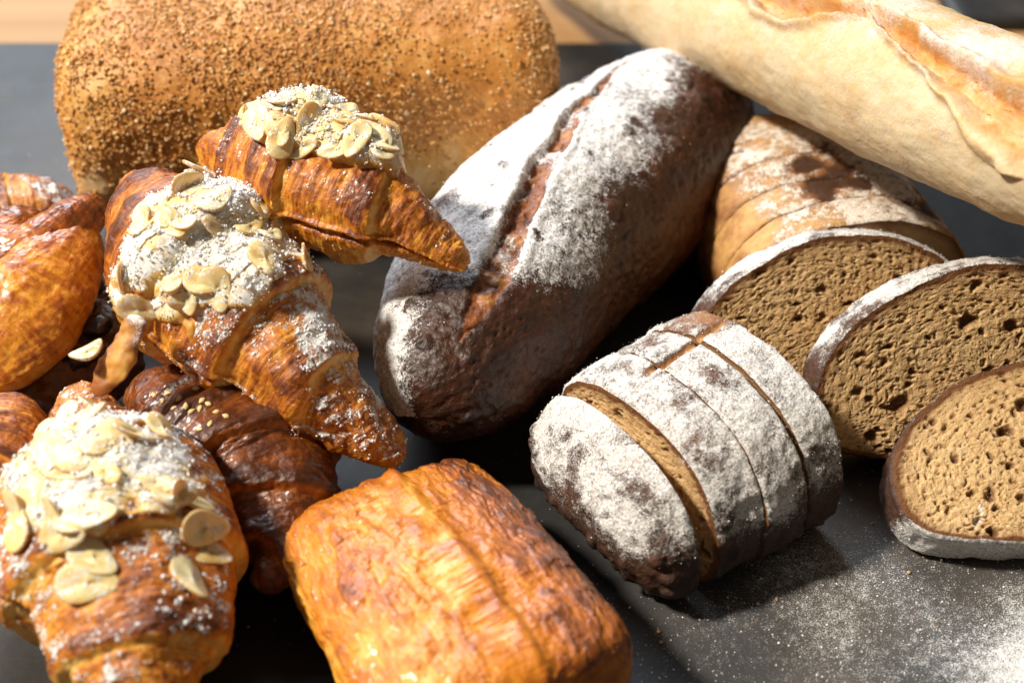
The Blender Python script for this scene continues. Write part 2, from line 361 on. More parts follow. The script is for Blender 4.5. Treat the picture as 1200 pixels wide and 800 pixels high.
# ------------------------------------------------------------------ scatter helpers
_t = (1 + 5 ** 0.5) / 2
ICO_V = nrm(np.array([(-1, _t, 0), (1, _t, 0), (-1, -_t, 0), (1, -_t, 0), (0, -1, _t), (0, 1, _t), (0, -1, -_t), (0, 1, -_t), (_t, 0, -1), (_t, 0, 1), (-_t, 0, -1), (-_t, 0, 1)], float))
ICO_F = np.array([(0, 11, 5), (0, 5, 1), (0, 1, 7), (0, 7, 10), (0, 10, 11), (1, 5, 9), (5, 11, 4), (11, 10, 2), (10, 7, 6), (7, 1, 8), (3, 9, 4), (3, 4, 2), (3, 2, 6), (3, 6, 8), (3, 8, 9), (4, 9, 5), (2, 4, 11), (6, 2, 10), (8, 6, 7), (9, 8, 1)])
def blobs(name, pos, rad, mat, parent, squash=0.7, nor=None, kind='stuff'):
    n = len(pos); J = 1 + rng.uniform(-0.28, 0.28, (n, 12, 1))
    off = ICO_V[None] * J * np.asarray(rad)[:, None, None]
    if nor is not None: off = off - nor[:, None] * (off * nor[:, None]).sum(-1, keepdims=True) * (1 - squash)
    else: off[..., 2] *= squash
    V = pos[:, None] + off; F = ICO_F[None] + (np.arange(n) * 12)[:, None, None]
    o = mesh_obj(name, V, None, F, mat, parent); o['kind'] = kind; return o
def scatter(Pg, Ng, weight, n, clump=0, spread=0.0015):
    """random points on a surface grid, chosen by weight; clump gathers them into small heaps"""
    a = weight.ravel().clip(0); x = np.linalg.norm(np.cross(np.gradient(Pg, axis=0), np.gradient(Pg, axis=1)), axis=-1).ravel()
    p = a * x; p = p / p.sum(); idx = rng.choice(len(p), n, p=p)
    return Pg.reshape(-1, 3)[idx] + rng.normal(size=(n, 3)) * spread * 0.3, Ng.reshape(-1, 3)[idx]

def almond(parent, pos, nor, ang, ln=0.014, wd=0.0095, curl=0.0012, tilt=0.0):
    th = np.linspace(0, 2 * math.pi, 22, endpoint=False)
    x = np.cos(th); y = np.sin(th) * (1 - 0.28 * np.cos(th)) ; x = x * ln / 2; y = y * wd / 2 * (1 + 0.05 * np.sin(3 * th + ang))
    n = nrm(nor); ref = np.array([1.0, 0, 0]) if abs(n[0]) < 0.8 else np.array([0, 1.0, 0])
    e1 = nrm(np.cross(ref, n)); e2 = np.cross(n, e1); e1, e2 = e1 * math.cos(ang) + e2 * math.sin(ang), -e1 * math.sin(ang) + e2 * math.cos(ang)
    n2 = nrm(n * math.cos(tilt) + e1 * math.sin(tilt)); e1 = nrm(np.cross(e2, n2)); n = n2
    rings = []; ed = []
    for sc_, zz, e in ((0.0, 1, 0), (0.6, 1, 0), (0.92, 1, 0.1), (1.0, 0.75, 1), (1.0, 0.25, 1), (0.9, 0, 0.6), (0.0, 0, 0)):
        X = x * sc_; Y = y * sc_; Z = zz * 0.0012 + curl * ((X / (ln / 2)) ** 2) - 0.0008 + 0.0004 * np.sin(2 * th + ang * 3)
        rings.append(np.asarray(pos) + X[:, None] * e1 + Y[:, None] * e2 + Z[:, None] * n); ed.append(np.full(22, e))
    V = np.stack(rings)
    o = mesh_obj('almond_slice', V, grid_faces(7, 22)[:, ::-1], None, M_ALM, parent, {'edge': np.stack(ed)}); return o

# ------------------------------------------------------------------ the table and the slate
def slab(name, c0, c1, z0, z1, mat, bev, nx, ny, flour=None, rot=0.0, label=None, wob=0.0):
    """board with chipped, bevelled rim; the top is a fine grid that carries the flour mask"""
    xs = np.linspace(0, 1, nx); ys = np.linspace(0, 1, ny)
    X, Y = np.meshgrid(c0[0] + (c1[0] - c0[0]) * xs, c0[1] + (c1[1] - c0[1]) * ys, indexing='ij')
    Z = np.full_like(X, z1); top = np.stack([X, Y, Z], -1)
    d = np.minimum.reduce([X - c0[0], c1[0] - X, Y - c0[1], c1[1] - Y])
    top[..., 2] += wob * fbm(top, 12, 4, 5) - bev * (1 - np.clip(d / bev, 0, 1)) ** 2
    ring = np.concatenate([np.stack([np.arange(nx - 1), np.zeros(nx - 1, int)], 1), np.stack([np.full(ny - 1, nx - 1), np.arange(ny - 1)], 1),
                           np.stack([np.arange(nx - 1, 0, -1), np.full(nx - 1, ny - 1)], 1), np.stack([np.zeros(ny - 1, int), np.arange(ny - 1, 0, -1)], 1)])
    rid = ring[:, 0] * ny + ring[:, 1]; low = top.reshape(-1, 3)[rid].copy(); low[:, 2] = z0
    V = np.vstack([top.reshape(-1, 3), low, [[(c0[0] + c1[0]) / 2, (c0[1] + c1[1]) / 2, z0]]]); nt = nx * ny; m = len(rid); j = np.arange(m); k = (j + 1) % m
    q = np.vstack([grid_faces(nx, ny, False)[:, ::-1], np.stack([rid[j], nt + j, nt + k, rid[k]], 1)])
    tr = np.stack([np.full(m, nt + m), nt + k, nt + j], 1)
    at_ = {'flour': np.concatenate([(flour(top) if flour else np.zeros((nx, ny))).ravel(), np.zeros(m + 1)])}
    cx = ((c0[0] + c1[0]) / 2, (c0[1] + c1[1]) / 2, z0)
    o = mesh_obj(name, V, q, tr, mat, None, at_, origin=cx)
    return o, top

tb, _ = slab('table_top', (-1.0, -0.65), (1.0, 1.5), -0.045, -0.0075, M_WOOD, 0.004, 30, 30)
tb['kind'] = 'structure'
FARY = 0.272
def slate_flour(T):
    f = np.full(T.shape[:2], 0.05)
    def spot(px, py, r, amt):
        c = at(px, py); return amt * np.exp(-((T[..., 0] - c[0]) ** 2 + (T[..., 1] - c[1]) ** 2) / (r * r))
    for a in ((1010, 720, .05, .55), (1120, 740, .06, .45), (1205, 795, .020, 1.2), (1210, 700, .014, 0.9), (900, 760, .05, .40), (930, 690, .03, .25), (700, 640, .03, .15), (760, 760, .03, .2), (20, 190, .03, .16), (60, 130, .02, .12), (0, 250, .04, .15)): f = f + spot(*a)
    return 0.36 * f * (1 + 0.7 * fbm(T, 22, 4, 9)) 
sl, sl_top = slab('slate_board', (-0.335, -0.42), (0.52, FARY), -0.0072, 0.0, M_SLATE, 0.002, 340, 300, slate_flour, wob=0.0)
tag(sl, 'dark grey slate board dusted with flour under all the bread', 'board')
wt = slate_flour(sl_top).clip(0) ** 2
pp, pn_ = scatter(sl_top, np.broadcast_to(np.array([0, 0, 1.0]), sl_top.shape), wt, 5200, spread=0.002)
pp[:, 2] = 0.0001
fg = blobs('flour_grains', pp, rng.gamma(2.0, 0.00006, len(pp)).clip(0.00008, 0.0006), M_FLOUR, None, 0.6)
tag(fg, 'loose white flour grains sprinkled on the slate', 'flour', kind='stuff')
b2, _ = slab('slate_board', (0.255, 0.300), (0.62, 0.62), -0.0072, 0.0, M_SLATE, 0.002, 60, 60)
tag(b2, 'blue grey board lying on the wooden table behind the baguette', 'board')

def rootfor(name, label, cat, P, group=None):
    c = P.reshape(-1, 3).mean(0); return thing(name, label, cat, (c[0], c[1], float(P[..., 2].min())), group)

# ------------------------------------------------------------------ tin loaf
def tin_loaf():
    y = 0.108
    lf = Loft([(-0.192, y - 0.008, 0.046), (0.016, y + 0.012, 0.046)], [(0, .053, .053, .045), (.5, .055, .058, .045), (1, .052, .051, .045)], 3.1, 260, 300, ends=7.5)
    low = sm(0.055, 0.0, lf.P[..., 2]); mid = lf.C[:, None]
    lf.P = mid + (lf.P - mid) * (1 - 0.13 * low[..., None] * np.array([1, 1, 0])); lf.P[..., 2] = lf.P[..., 2]
    lf.N = grid_normals(lf.P)
    lf.disp(0.004 * fbm(lf.P, 14, 3, 21) + 0.0016 * fbm(lf.P, 60, 4, 22)).floor()
    z = lf.P[..., 2]; n = fbm(lf.P, 30, 4, 23)
    top = sm(0.030, 0.066, z + 0.016 * n)
    bake = 0.14 - 0.18 * sm(-0.13, -0.195, lf.P[..., 0]) + 0.46 * top + 0.30 * n + 0.2 * fbm(lf.P, 160, 3, 26); fl = 0.14 + 0.30 * fbm(lf.P, 45, 4, 24) + 0.12 * (1 - top)  # bake also carries painted light: paler left end, the side facing the key
    print('tin', lf.bbox())
    r = rootfor('tin_loaf', 'large golden tin loaf coated in brown bran flakes', 'bread', lf.P)
    lf.build('crust', M_TIN, r, {'bake': bake, 'flour': fl})
    wgt = top * (0.25 + sm(-0.25, 0.35, fbm(lf.P, 28, 3, 25)))
    n_ = 28000; p, nn = scatter(lf.P, lf.N, wgt, n_)
    e1 = nrm(np.cross(nn, rng.normal(size=(n_, 3)))); nn = nrm(nn + 0.38 * rng.normal(size=(n_, 3))); e1 = nrm(np.cross(nn, e1)); e2 = np.cross(nn, e1)
    a = rng.gamma(4, 0.00014, n_)[:, None].clip(.0003, .0020); b = a * rng.uniform(0.4, 0.9, (n_, 1)); up = nn * 0.0003; th = nn * 0.0003
    ring = [-a * e1 - b * e2 * .5, a * e1 * .2 - b * e2, a * e1 - b * e2 * .1, a * e1 * .5 + b * e2 * .9, -a * e1 * .7 + b * e2 * .7]
    V = np.stack([p + up + q for q in ring] + [p + up - th * 2 + q * 0.8 for q in ring] + [p + up + th * 1.2], 1); base = (np.arange(n_) * 11)[:, None, None]
    fq = np.array([(i, i + 5, (i + 1) % 5 + 5, (i + 1) % 5) for i in range(5)])[None] + base; ft = np.array([(i, (i + 1) % 5, 10) for i in range(5)])[None] + base
    k = NT('bran'); iv = k.attr('tone'); c = k.ramp(iv, [(0, (0.30, 0.12, 0.026)), (0.4, (0.54, 0.26, 0.065)), (0.75, (0.72, 0.44, 0.16)), (1, (0.88, 0.74, 0.52))]); mt = k.done(c, 0.5, None, 0.4)
    o = mesh_obj('bran_flakes', V, fq, ft, mt, r, {'tone': np.repeat(rng.beta(1.6, 1.8, n_), 11)}, smooth=False); o['kind'] = 'stuff'
tin_loaf()

# ------------------------------------------------------------------ dark floured batard
def batard():
    lf = Loft([(-0.033, -0.086, 0.034), (0.006, 0.005, 0.036), (0.056, 0.082, 0.036), (0.096, 0.152, 0.034)],
              [(0, .040, .036, .034), (.2, .044, .040, .035), (.5, .045, .044, .036), (.8, .045, .043, .036), (1, .042, .038, .034)], 2.15, 420, 380, ends=2.7)
    lf.disp(0.004 * fbm(lf.P, 16, 3, 31) + 0.0016 * fbm(lf.P, 55, 4, 32) + 0.0009 * fbm(lf.P, 240, 4, 33))
    # slash: pixel path to surface coordinates
    path = [(745, 62), (700, 105), (655, 165), (625, 225), (600, 280), (572, 340), (545, 392)]
    wid = [0.0010, 0.0024, 0.0042, 0.0060, 0.0074, 0.0078, 0.0035]
    ij = [lf.pick(*p) for p in path]; ps = np.array([lf.s[i] for i, j in ij]); pv = np.array([lf.v[j] for i, j in ij]); o = np.argsort(ps)
    vg = np.interp(lf.s, ps[o], pv[o]); ww = np.interp(lf.s, ps[o], np.array(wid)[o], 0, 0)
    ker = np.hanning(31); ker /= ker.sum(); vg = np.convolve(np.pad(vg, 15, 'edge'), ker, 'valid'); ww = np.convolve(np.pad(ww, 15, 'edge'), ker, 'valid')
    arc = (lf.vg - vg[:, None]) * (0.052); arc = arc + 0.0036 * fbm(lf.P, 60, 4, 35)
    W = ww[:, None] + 1e-5; q = arc / W; inside = sm(1.15, 0.75, np.abs(q)) * (W > 0.0006)
    lip = np.exp(-((q - 1.35) / 0.45) ** 2) * sm(0, 0.004, W) + 0.5 * np.exp(-((q + 1.35) / 0.4) ** 2) * sm(0, 0.004, W)
    lowf = sm(ps.min() - 0.02, ps.min() + 0.20, lf.sg); dep = np.minimum(0.0036, W * 0.6) * lowf; lip = lip * lowf
    tear = fbm(lf.P, 130, 4, 36)
    lf.disp(-dep * inside * (0.55 + 0.5 * (0.5 + 0.5 * q)) + 0.0020 * lip + inside * 0.0030 * tear)
    # small burnt blisters and dimples
    f1, rid = worley(lf.P, 95, 37); bl = np.where(rid > 0.72, sm(0.42, 0.1, f1), 0); f2, rid2 = worley(lf.P, 260, 40); lf.disp((0.0011 * bl - 0.0006 * np.where(rid2 > 0.5, sm(0.45, 0.1, f2), 0)) * (1 - inside))
    lf.floor()
    n = fbm(lf.P, 24, 4, 38); n2 = fbm(lf.P, 80, 4, 39); vv = np.degrees(lf.vg)
    # flour fell from above: left slope and crown, fading down the right slope
    edge = np.degrees(vg)[:, None] - 30 + 55 * n + 34 * n2 + 75 * sm(0.24, 0.04, lf.sg)
    fl = sm(-48, 44, vv - edge) * sm(212, 182, vv + 10 * n)
    fl = fl * (0.78 + 0.45 * n2) * (1 - (0.80 - 0.5 * sm(0, .4, n2)) * inside) * (1 - 0.55 * bl); fl = fl + 0.27 * sm(-100, 0, vv - edge) * (1 - fl) * (0.7 + 1.0 * n2)
    fl = fl * (1 - 0.55 * np.exp(-((lf.sg - 0.28) / 0.05) ** 2) * sm(80, 150, vv))
    fl = fl * (1 - 0.6 * sm(0.0, 0.3, n2 - 0.25)) 
    bake = 0.66 + 0.22 * n + 0.15 * n2 - 0.56 * inside * (0.8 + 0.6 * tear) + 0.12 * bl + 0.10 * lip
    bake = bake + 0.25 * sm(0.09, 0.0, lf.sg)
    print('batard', lf.bbox())
    r = rootfor('batard_loaf', 'long dark brown loaf with one deep slash and white flour on its crown', 'bread', lf.P)
    lf.build('crust', M_BAT, r, {'bake': bake, 'flour': fl * 0.95})
    p, nn = scatter(lf.P, lf.N, fl ** 2 * sm(0.2, 0.6, lf.N[..., 2]), 2600)
    blobs('flour_grains', p, rng.gamma(2.2, 0.00006, len(p)).clip(0.0001, 0.0004), M_FLOUR, r, 0.6, nn)
    return lf
BAT = batard()

# ------------------------------------------------------------------ bread slices
def section(v, a, bu, bd, ne=2.35):
    c, s = np.cos(v), np.sin(v); e = 2 / ne
    eb = 2 / 3.4
    x = a * np.sign(c) * np.where(s > 0, np.abs(c) ** e, np.abs(c) ** eb)
    z = np.where(s > 0, bu * np.abs(s) ** e, -bd * np.abs(s) ** eb)
    return x, z
def pores(Q, flat=1.0, seed=0):
    S = np.array([1.0, 1.0, flat])
    Q = Q + 0.0032 * np.stack([fbm(Q, 150, 3, seed + 5), fbm(Q, 190, 3, seed + 6), fbm(Q, 190, 3, seed + 7)], -1)
    out = np.zeros(Q.shape[:-1])
    for sc_, dep, thr in ((85, 0.0034, 0.76), (180, 0.0021, 0.58), (360, 0.0012, 0.40), (720, 0.0007, 0.25)):
        f1, rid = worley(Q, sc_ * S, seed + int(sc_)); rad = np.where(rid > thr, 0.22 + 0.33 * (rid - thr) / (1 - thr), 0)
        out = np.maximum(out, dep * sm(rad, rad * 0.35, f1) * (rad > 0))
    return out
def bread_slice(label, group, mats, O, X, Y, Z, y0, y1, secf, seed, zc=0.02, ne=2.35, front=True, back=False, wall_attr=None, nv=380, nr=110, name='bread_slice', grains=0, rag=0.0006, flat=1.5):
    """slice of a loaf: crust wall between y0 (face) and y1, crumb faces with real pores. O base point; X across, Y along the loaf, Z up"""
    crust_m, crumb_m = mats
    X, Y, Z = (nrm(np.array(q, float)) for q in (X, Y, Z)); O = np.asarray(O, float)
    v = np.linspace(0, 2 * math.pi, nv, endpoint=False); ny = max(14, int((y1 - y0) / 0.0006)) * (2 if name == 'bread_heel' else 1)
    t = np.linspace(0, 1, ny); t = t ** 3 if name == 'bread_heel' and y0 == 0 else (1 - (1 - t) ** 3 if name == 'bread_heel' else t); yy = y0 + (y1 - y0) * t
    loc = np.zeros((ny, nv, 3))
    for i, q in enumerate(yy):
        a, bu, bd = secf(q); x, z = section(v, a, bu, bd, ne); loc[i, :, 0] = x; loc[i, :, 1] = q; loc[i, :, 2] = z + zc
    vg = np.broadcast_to(v, (ny, nv)); tg = np.broadcast_to(t[:, None], (ny, nv))
    nl = grid_normals(loc)
    if (nl * (loc - loc.mean((0, 1)))).sum(-1).mean() < 0: nl = -nl
    dsp = 0.0022 * fbm(loc + seed, 26, 3, seed) + 0.0011 * fbm(loc + seed, 95, 4, seed + 1) + 0.0005 * fbm(loc + seed, 330, 3, seed + 2)
    rnd = np.minimum(tg, 1 - tg) * (y1 - y0); loc = loc + nl * (dsp - 0.0009 * (1 - np.clip(rnd / 0.0012, 0, 1)) ** 2)[..., None]
    if wall_attr: wa, dd = wall_attr(loc, vg, tg); loc = loc + nl * dd[..., None]
    loc[..., 2] = np.maximum(loc[..., 2], 0.0)
    def world(q): return O + q[..., 0:1] * X + q[..., 1:2] * Y + q[..., 2:3] * Z
    Wl = world(loc)
    r = thing(name, label, 'bread slice' if name != 'bread_heel' else 'bread heel', tuple(Wl.reshape(-1, 3)[np.argmin(Wl[..., 2])]), group)
    flip = np.dot(np.cross(X, Y), Z) < 0
    F = grid_faces(ny, nv); F = F[:, ::-1] if not flip else F
    n = fbm(loc, 30, 4, seed + 3)
    wa = wa if wall_attr else {'bake': 0.6 + 0.2 * n, 'flour': np.zeros_like(n)}
    mesh_obj('crust', Wl, F, None, crust_m, r, wa)
    x, y, _ = proj(Wl); print(label[:40], int(x.min()), int(y.min()), int(x.max()), int(y.max()), 'zmin', round(float(Wl[..., 2].min()), 4))
    for face, sgn, hi in ((0, -1, front), (ny - 1, 1, back)):
        if name == 'bread_heel' and (face == 0) == (y0 == 0): continue      # rounded crust end, no cut face
        nrr = nr if hi else 10
        rim = loc[face]; cen = np.array([0, rim[:, 1].mean(), rim[:, 2].mean()])
        rr = np.linspace(1, 0.004, nrr) ** (0.8)
        L2 = cen + (rim - cen)[None] * rr[:, None, None]
        size = np.linalg.norm(rim - cen, axis=1)[None] * (1 - rr[:, None]); at2 = {}
        if hi:
            po = pores(L2 + seed * 0.37, flat, seed) * sm(0.0008, 0.004, size)
            L2[..., 1] -= sgn * (po + rag * (fbm(L2, 400, 3, seed + 8)) + 0.0006 * fbm(L2, 60, 3, seed + 9)) * sm(0, 0.0015, size)
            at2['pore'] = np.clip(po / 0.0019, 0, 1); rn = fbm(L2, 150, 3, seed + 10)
            at2['ring'] = np.clip(sm(0.0034, 0.0008, size + 0.0016 * rn) + 0.35 * sm(0.010, 0.002, size + 0.004 * rn), 0, 1)
        else: at2['pore'] = np.zeros((nrr, nv)); at2['ring'] = np.ones((nrr, nv)) * sm(0.006, 0.0, size)
        W2 = world(L2); F2 = grid_faces(nrr, nv); F2 = F2 if (sgn > 0) != flip else F2[:, ::-1]
        c = np.vstack([W2.reshape(-1, 3), W2[-1].mean(0)]); j = np.arange(nv); tr = np.stack([np.full(nv, nrr * nv), (nrr - 1) * nv + j, (nrr - 1) * nv + (j + 1) % nv], 1)
        at2 = {k: np.concatenate([a.ravel(), [a[-1].mean()]]) for k, a in at2.items()}
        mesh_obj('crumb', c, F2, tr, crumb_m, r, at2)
    if grains:
        Ng = np.tensordot(nl, np.stack([X, Y, Z]), 1); p, nn = scatter(Wl, Ng, wa['flour'].clip(0) ** 2, grains)
        blobs('flour_grains', p, rng.gamma(2.2, 0.00006, len(p)).clip(0.0001, 0.0004), M_FLOUR, r, 0.6, nn)
    return r

# --- the floured rye loaf, cut in slices, heel towards the puff pastry
RYE_O = at(790, 640, 0.0); ang = math.radians(36)
RY = np.array([math.cos(ang), math.sin(ang), 0]); RX = np.array([math.sin(ang), -math.cos(ang), 0]); RZ = np.array([0, 0, 1.0])
RYE_O = np.array([0.0225, -0.1195, 0.0])
def rye_sec(y):
    # y metres from the heel end
    e = np.clip(y / 0.030, 1e-9, 1); g = (1 - (1 - e) ** 4.0) ** (1 / 4.0); k = 0.88 + 0.12 * np.clip(y / 0.05, 0, 1)
    up = (1 - (1 - np.clip((y + 0.003) / 0.034, 0, 1)) ** 1.7) ** (1 / 1.5); dn = np.clip(y / 0.011, 1e-9, 1) ** 0.7
    return 0.0455 * g * k, 0.039 * up * k * np.clip(y / 0.0012, 1e-6, 1) ** 0.5, 0.020 * dn
def rye_wall(seed):
    def f(loc, vg, tg):
        n = fbm(loc, 22, 4, 61); n2 = fbm(loc, 85, 4, 62); vv = np.degrees(vg); z = loc[..., 2]
        # a cross score on the crown
        sc1 = np.abs(loc[..., 0] + 0.012 + 0.10 * (loc[..., 1] - 0.05) + 0.0018 * n2) ; g1 = sm(0.0022, 0.0006, sc1) * sm(0.030, 0.042, loc[..., 1]) * sm(0.078, 0.069, loc[..., 1]) * (z > 0.03)
        top = sm(0.010, 0.042, z + 0.016 * n + 0.007 * n2 - 0.16 * np.clip(loc[..., 0], 0, 1))
        fl = top * (0.74 + 0.55 * n2 + 0.25 * n) * (1 - g1)
        pat = np.exp(-(((loc[..., 0] + 0.022) / 0.014) ** 2 + ((loc[..., 1] - 0.072) / 0.012) ** 2)); fl = fl * (1 - 0.5 * pat)
        bake = 0.70 + 0.3 * n - 0.5 * g1 - 0.45 * pat + 0.25 * sm(0.03, 0.0, z)
        f1, rid = worley(loc, 130, 63); rough_ = sm(0.05, 0.022, z) * np.where(rid > 0.4, sm(0.5, 0.1, f1), 0)
        fl = (fl * (1 - 0.5 * rough_) + 0.24 * sm(0.004, 0.03, z) * (1 - top)) * np.where(loc[..., 1] < 0.02, sm(-0.05, 0.12, np.sin(vg)), 1)
        return {'bake': bake, 'flour': fl * 0.90}, -0.0022 * g1 + 0.0019 * rough_ + 0.0008 * fbm(loc, 210, 3, 64)
    return f
cuts = [(0.000, 0.0185), (0.0225, 0.0408), (0.0421, 0.0600), (0.0612, 0.0770)]
labs = ['floured heel cut from the dark rye loaf, parted from its slices by a gap', 'floured rye slice whose pale crumb faces the parted heel', 'floured rye slice in the middle of the cut dark loaf',
        'floured rye slice at the end of the loaf away from the heel']
for i, (a, b) in enumerate(cuts):
    lean = math.radians((-4, 0.4, -0.3, 0.5)[i]); yw = math.radians((1.5, -0.8, 0.5, -0.6)[i]); y_ = RY * math.cos(yw) + RX * math.sin(yw); x_ = RX * math.cos(yw) - RY * math.sin(yw)
    z_ = RZ * math.cos(lean) + y_ * math.sin(lean); y2 = y_ * math.cos(lean) - RZ * math.sin(lean); O_ = RYE_O + y_ * b - y2 * b + np.array([0, 0, 0.0])
    bread_slice(labs[i], 'slices of the dark rye loaf' if i else None, (M_RYE, M_CRUMB), O_, x_, y2, z_, a, b, rye_sec, 60, front=(i == 1), back=False, wall_attr=rye_wall(i), name='bread_heel' if i == 0 else 'bread_slice', grains=700)

# --- the tan loaf behind and its three fallen slices
TO = at(985, 262, 0.0); ang2 = math.radians(10)
TX = np.array([math.cos(ang2), math.sin(ang2), 0]); TY = np.array([-math.sin(ang2), math.cos(ang2), 0]); TZ = np.array([0, 0, 1.0])
TO = np.array([0.134, -0.004, 0.0])
def tan_sec(y):
    e = np.clip((0.124 - y) / 0.075, 1e-9, 1); g = (1 - (1 - e) ** 2.3) ** (1 / 2.3)
    return 0.049 * g, 0.041 * g, 0.020 * g
def tan_wall(flour_amt, floury=0.5):
    def f(loc, vg, tg):
        n = fbm(loc, 24, 4, 71); n2 = fbm(loc, 90, 4, 72); z = loc[..., 2]
        top = sm(0.034, 0.060, z + 0.010 * n); fl = flour_amt * (top * (0.7 + 0.5 * n2) + 0.12)
        tear = sm(0.12, 0.35, n + 0.4 * n2) * sm(0.03, 0.05, z)
        bake = 0.54 + 0.42 * n + 0.34 * n2 + 0.40 * tear + 0.25 * sm(0.04, 0.0, z)
        return {'bake': bake, 'flour': fl * (1 - 0.6 * tear)}, -0.0012 * tear
    return f
tcuts = [(0.000, 0.017), (0.0178, 0.035), (0.0358, 0.054), (0.0548, 0.074), (0.0748, 0.124)]
tl = ['tan slice at the cut front of the loaf under the baguette', 'tan slice second from the cut front of the loaf under the baguette', 'tan slice third from the cut front of the loaf under the baguette', 'tan slice fourth from the cut front of the loaf under the baguette', 'rounded heel of the tan loaf under the baguette']
for i, (a, b) in enumerate(tcuts):
    bread_slice(tl[i], 'slices of the tan loaf under the baguette', (M_TAN, M_CRUMB), TO, TX, TY, TZ, a, b, tan_sec, 70, 0.020, front=False, wall_attr=tan_wall(0.68), name='bread_heel' if i == 4 else 'bread_slice', nv=260)
def frame(yaw, lean):
    y, l = math.radians(yaw), math.radians(lean)
    X = np.array([math.cos(y), math.sin(y), 0]); Yh = np.array([-math.sin(y), math.cos(y), 0]); z = np.array([0, 0, 1.0])
    return X, Yh * math.cos(l) - z * math.sin(l), z * math.cos(l) + Yh * math.sin(l)
def fsec(a, bu, bd): return lambda y: (a, bu, bd)
for lab, pos, yaw, lean, sec_, th, sd, fa in (
    ('upright crumb slice leaning against the cut tan loaf', (0.126, -0.045, 0.0), 10, 25, (.058, .041, .023), .015, 81, 0.95),
    ('middle crumb slice propped between the two other fallen slices', (0.174, -0.073, 0.0), 10, 27, (.066, .046, .023), .015, 91, 0.95),
    ('lowest fallen slice showing its pale crumb, resting on the floured slate', (0.206, -0.124, 0.0), 6, 68, (.076, .047, .023), .016, 101, 0.5)):
    X, Y, Z = frame(yaw, lean); pos = np.array(pos)
    lift = (th * math.sin(math.radians(lean)))
    def wall(loc, vg, tg, fa=fa, low=(lean > 50)):
        n = fbm(loc, 30, 4, 75); n2 = fbm(loc, 100, 4, 76); z = loc[..., 2]
        top = sm(0.03, 0.055, z + 0.012 * n); fl = fa * top * (0.72 + 0.7 * n2 + 0.35 * n)
        if low: fl = np.maximum(0.35 * top, sm(0.022, 0.006, z) * (0.8 + 0.4 * n2))
        return {'bake': 0.72 + 0.25 * n, 'flour': fl}, 0 * z
    bread_slice(lab, 'slices fallen from the tan loaf', (M_RYE, M_CRUMB), pos + np.array([0, 0, lift]), X, Y, Z, 0, th, fsec(*sec_), sd, 0.023, 1.95, front=True, wall_attr=wall, nv=460, nr=150, grains=400)

# ------------------------------------------------------------------ baguette
def baguette():
    A = at(590, -88, 0.026); B = at(1090, 110, 0.112); dr = nrm(B - A); E = B + dr * 0.15
    lf = Loft([A, (A + B) / 2, B, E], [(0, .024, .024, .024), (.25, .029, .028, .028), (1, .033, .031, .031)], 2.0, 420, 260, ends=3.2)
    lf.disp(0.0022 * fbm(lf.P, 16, 3, 111) + 0.0010 * fbm(lf.P, 70, 3, 112) + 0.0004 * fbm(lf.P, 260, 3, 118))
    ins = np.zeros_like(lf.sg); lip = np.zeros_like(lf.sg)
    for path, wm in (([(1000, 2), (1040, 24), (1085, 58), (1130, 96), (1170, 132), (1220, 172), (1280, 220)], [.001, .003, .004, .0065, .0095, .013, .010]), ([(850, -22), (895, -4), (930, 10), (970, 14), (1015, 18)], [.001, .005, .006, .004, .001])):
        ij = [lf.pick(*p) for p in path]; ps = np.array([lf.s[a] for a, b in ij]); pv = np.array([lf.v[b] for a, b in ij]); o = np.argsort(ps)
        vc = np.interp(lf.s, ps[o], pv[o]); t = (lf.s - ps.min()) / (ps.max() - ps.min()); W = np.interp(lf.s, ps[o], np.array(wm)[o], 0, 0)
        ker = np.hanning(25); ker /= ker.sum(); vc = np.convolve(np.pad(vc, 12, 'edge'), ker, 'valid')
        q = ((lf.vg - vc[:, None]) * 0.031 + 0.005 * fbm(lf.P, 55, 4, 113)) / (W[:, None] + 1e-5); on = (W[:, None] > 0.0008)
        ins = np.maximum(ins, sm(1.1, 0.6, np.abs(q)) * on); lip = np.maximum(lip, np.exp(-((np.abs(q) - 1.3) / 0.35) ** 2) * on)
    tr = fbm(lf.P, 90, 4, 114)
    lf.disp(-0.0060 * ins + 0.0032 * lip + 0.0040 * ins * tr)
    n = fbm(lf.P, 22, 4, 115); n2 = fbm(lf.P, 70, 4, 116); vv = np.degrees(lf.vg)
    hi = sm(10, 80, np.where(vv > 270, vv - 360, vv))
    bake = 0.10 + 0.26 * hi + 0.22 * n + 0.12 * n2 + 0.34 * ins * (1 + 1.6 * tr) + 0.18 * lip + 0.35 * sm(0.14, 0.02, lf.sg)
    fl = 0.22 + 0.85 * hi * sm(-0.25, 0.2, fbm(lf.P, 17, 3, 117)) * (1 - 0.6 * ins) + 0.45 * n2
    print('baguette', lf.bbox(), lf.P[..., 2].min())
    r = rootfor('baguette', 'pale floured baguette with open scores lying across the tan loaf', 'bread', lf.P)
    lf.build('crust', M_BAG, r, {'bake': bake, 'flour': fl})
baguette()

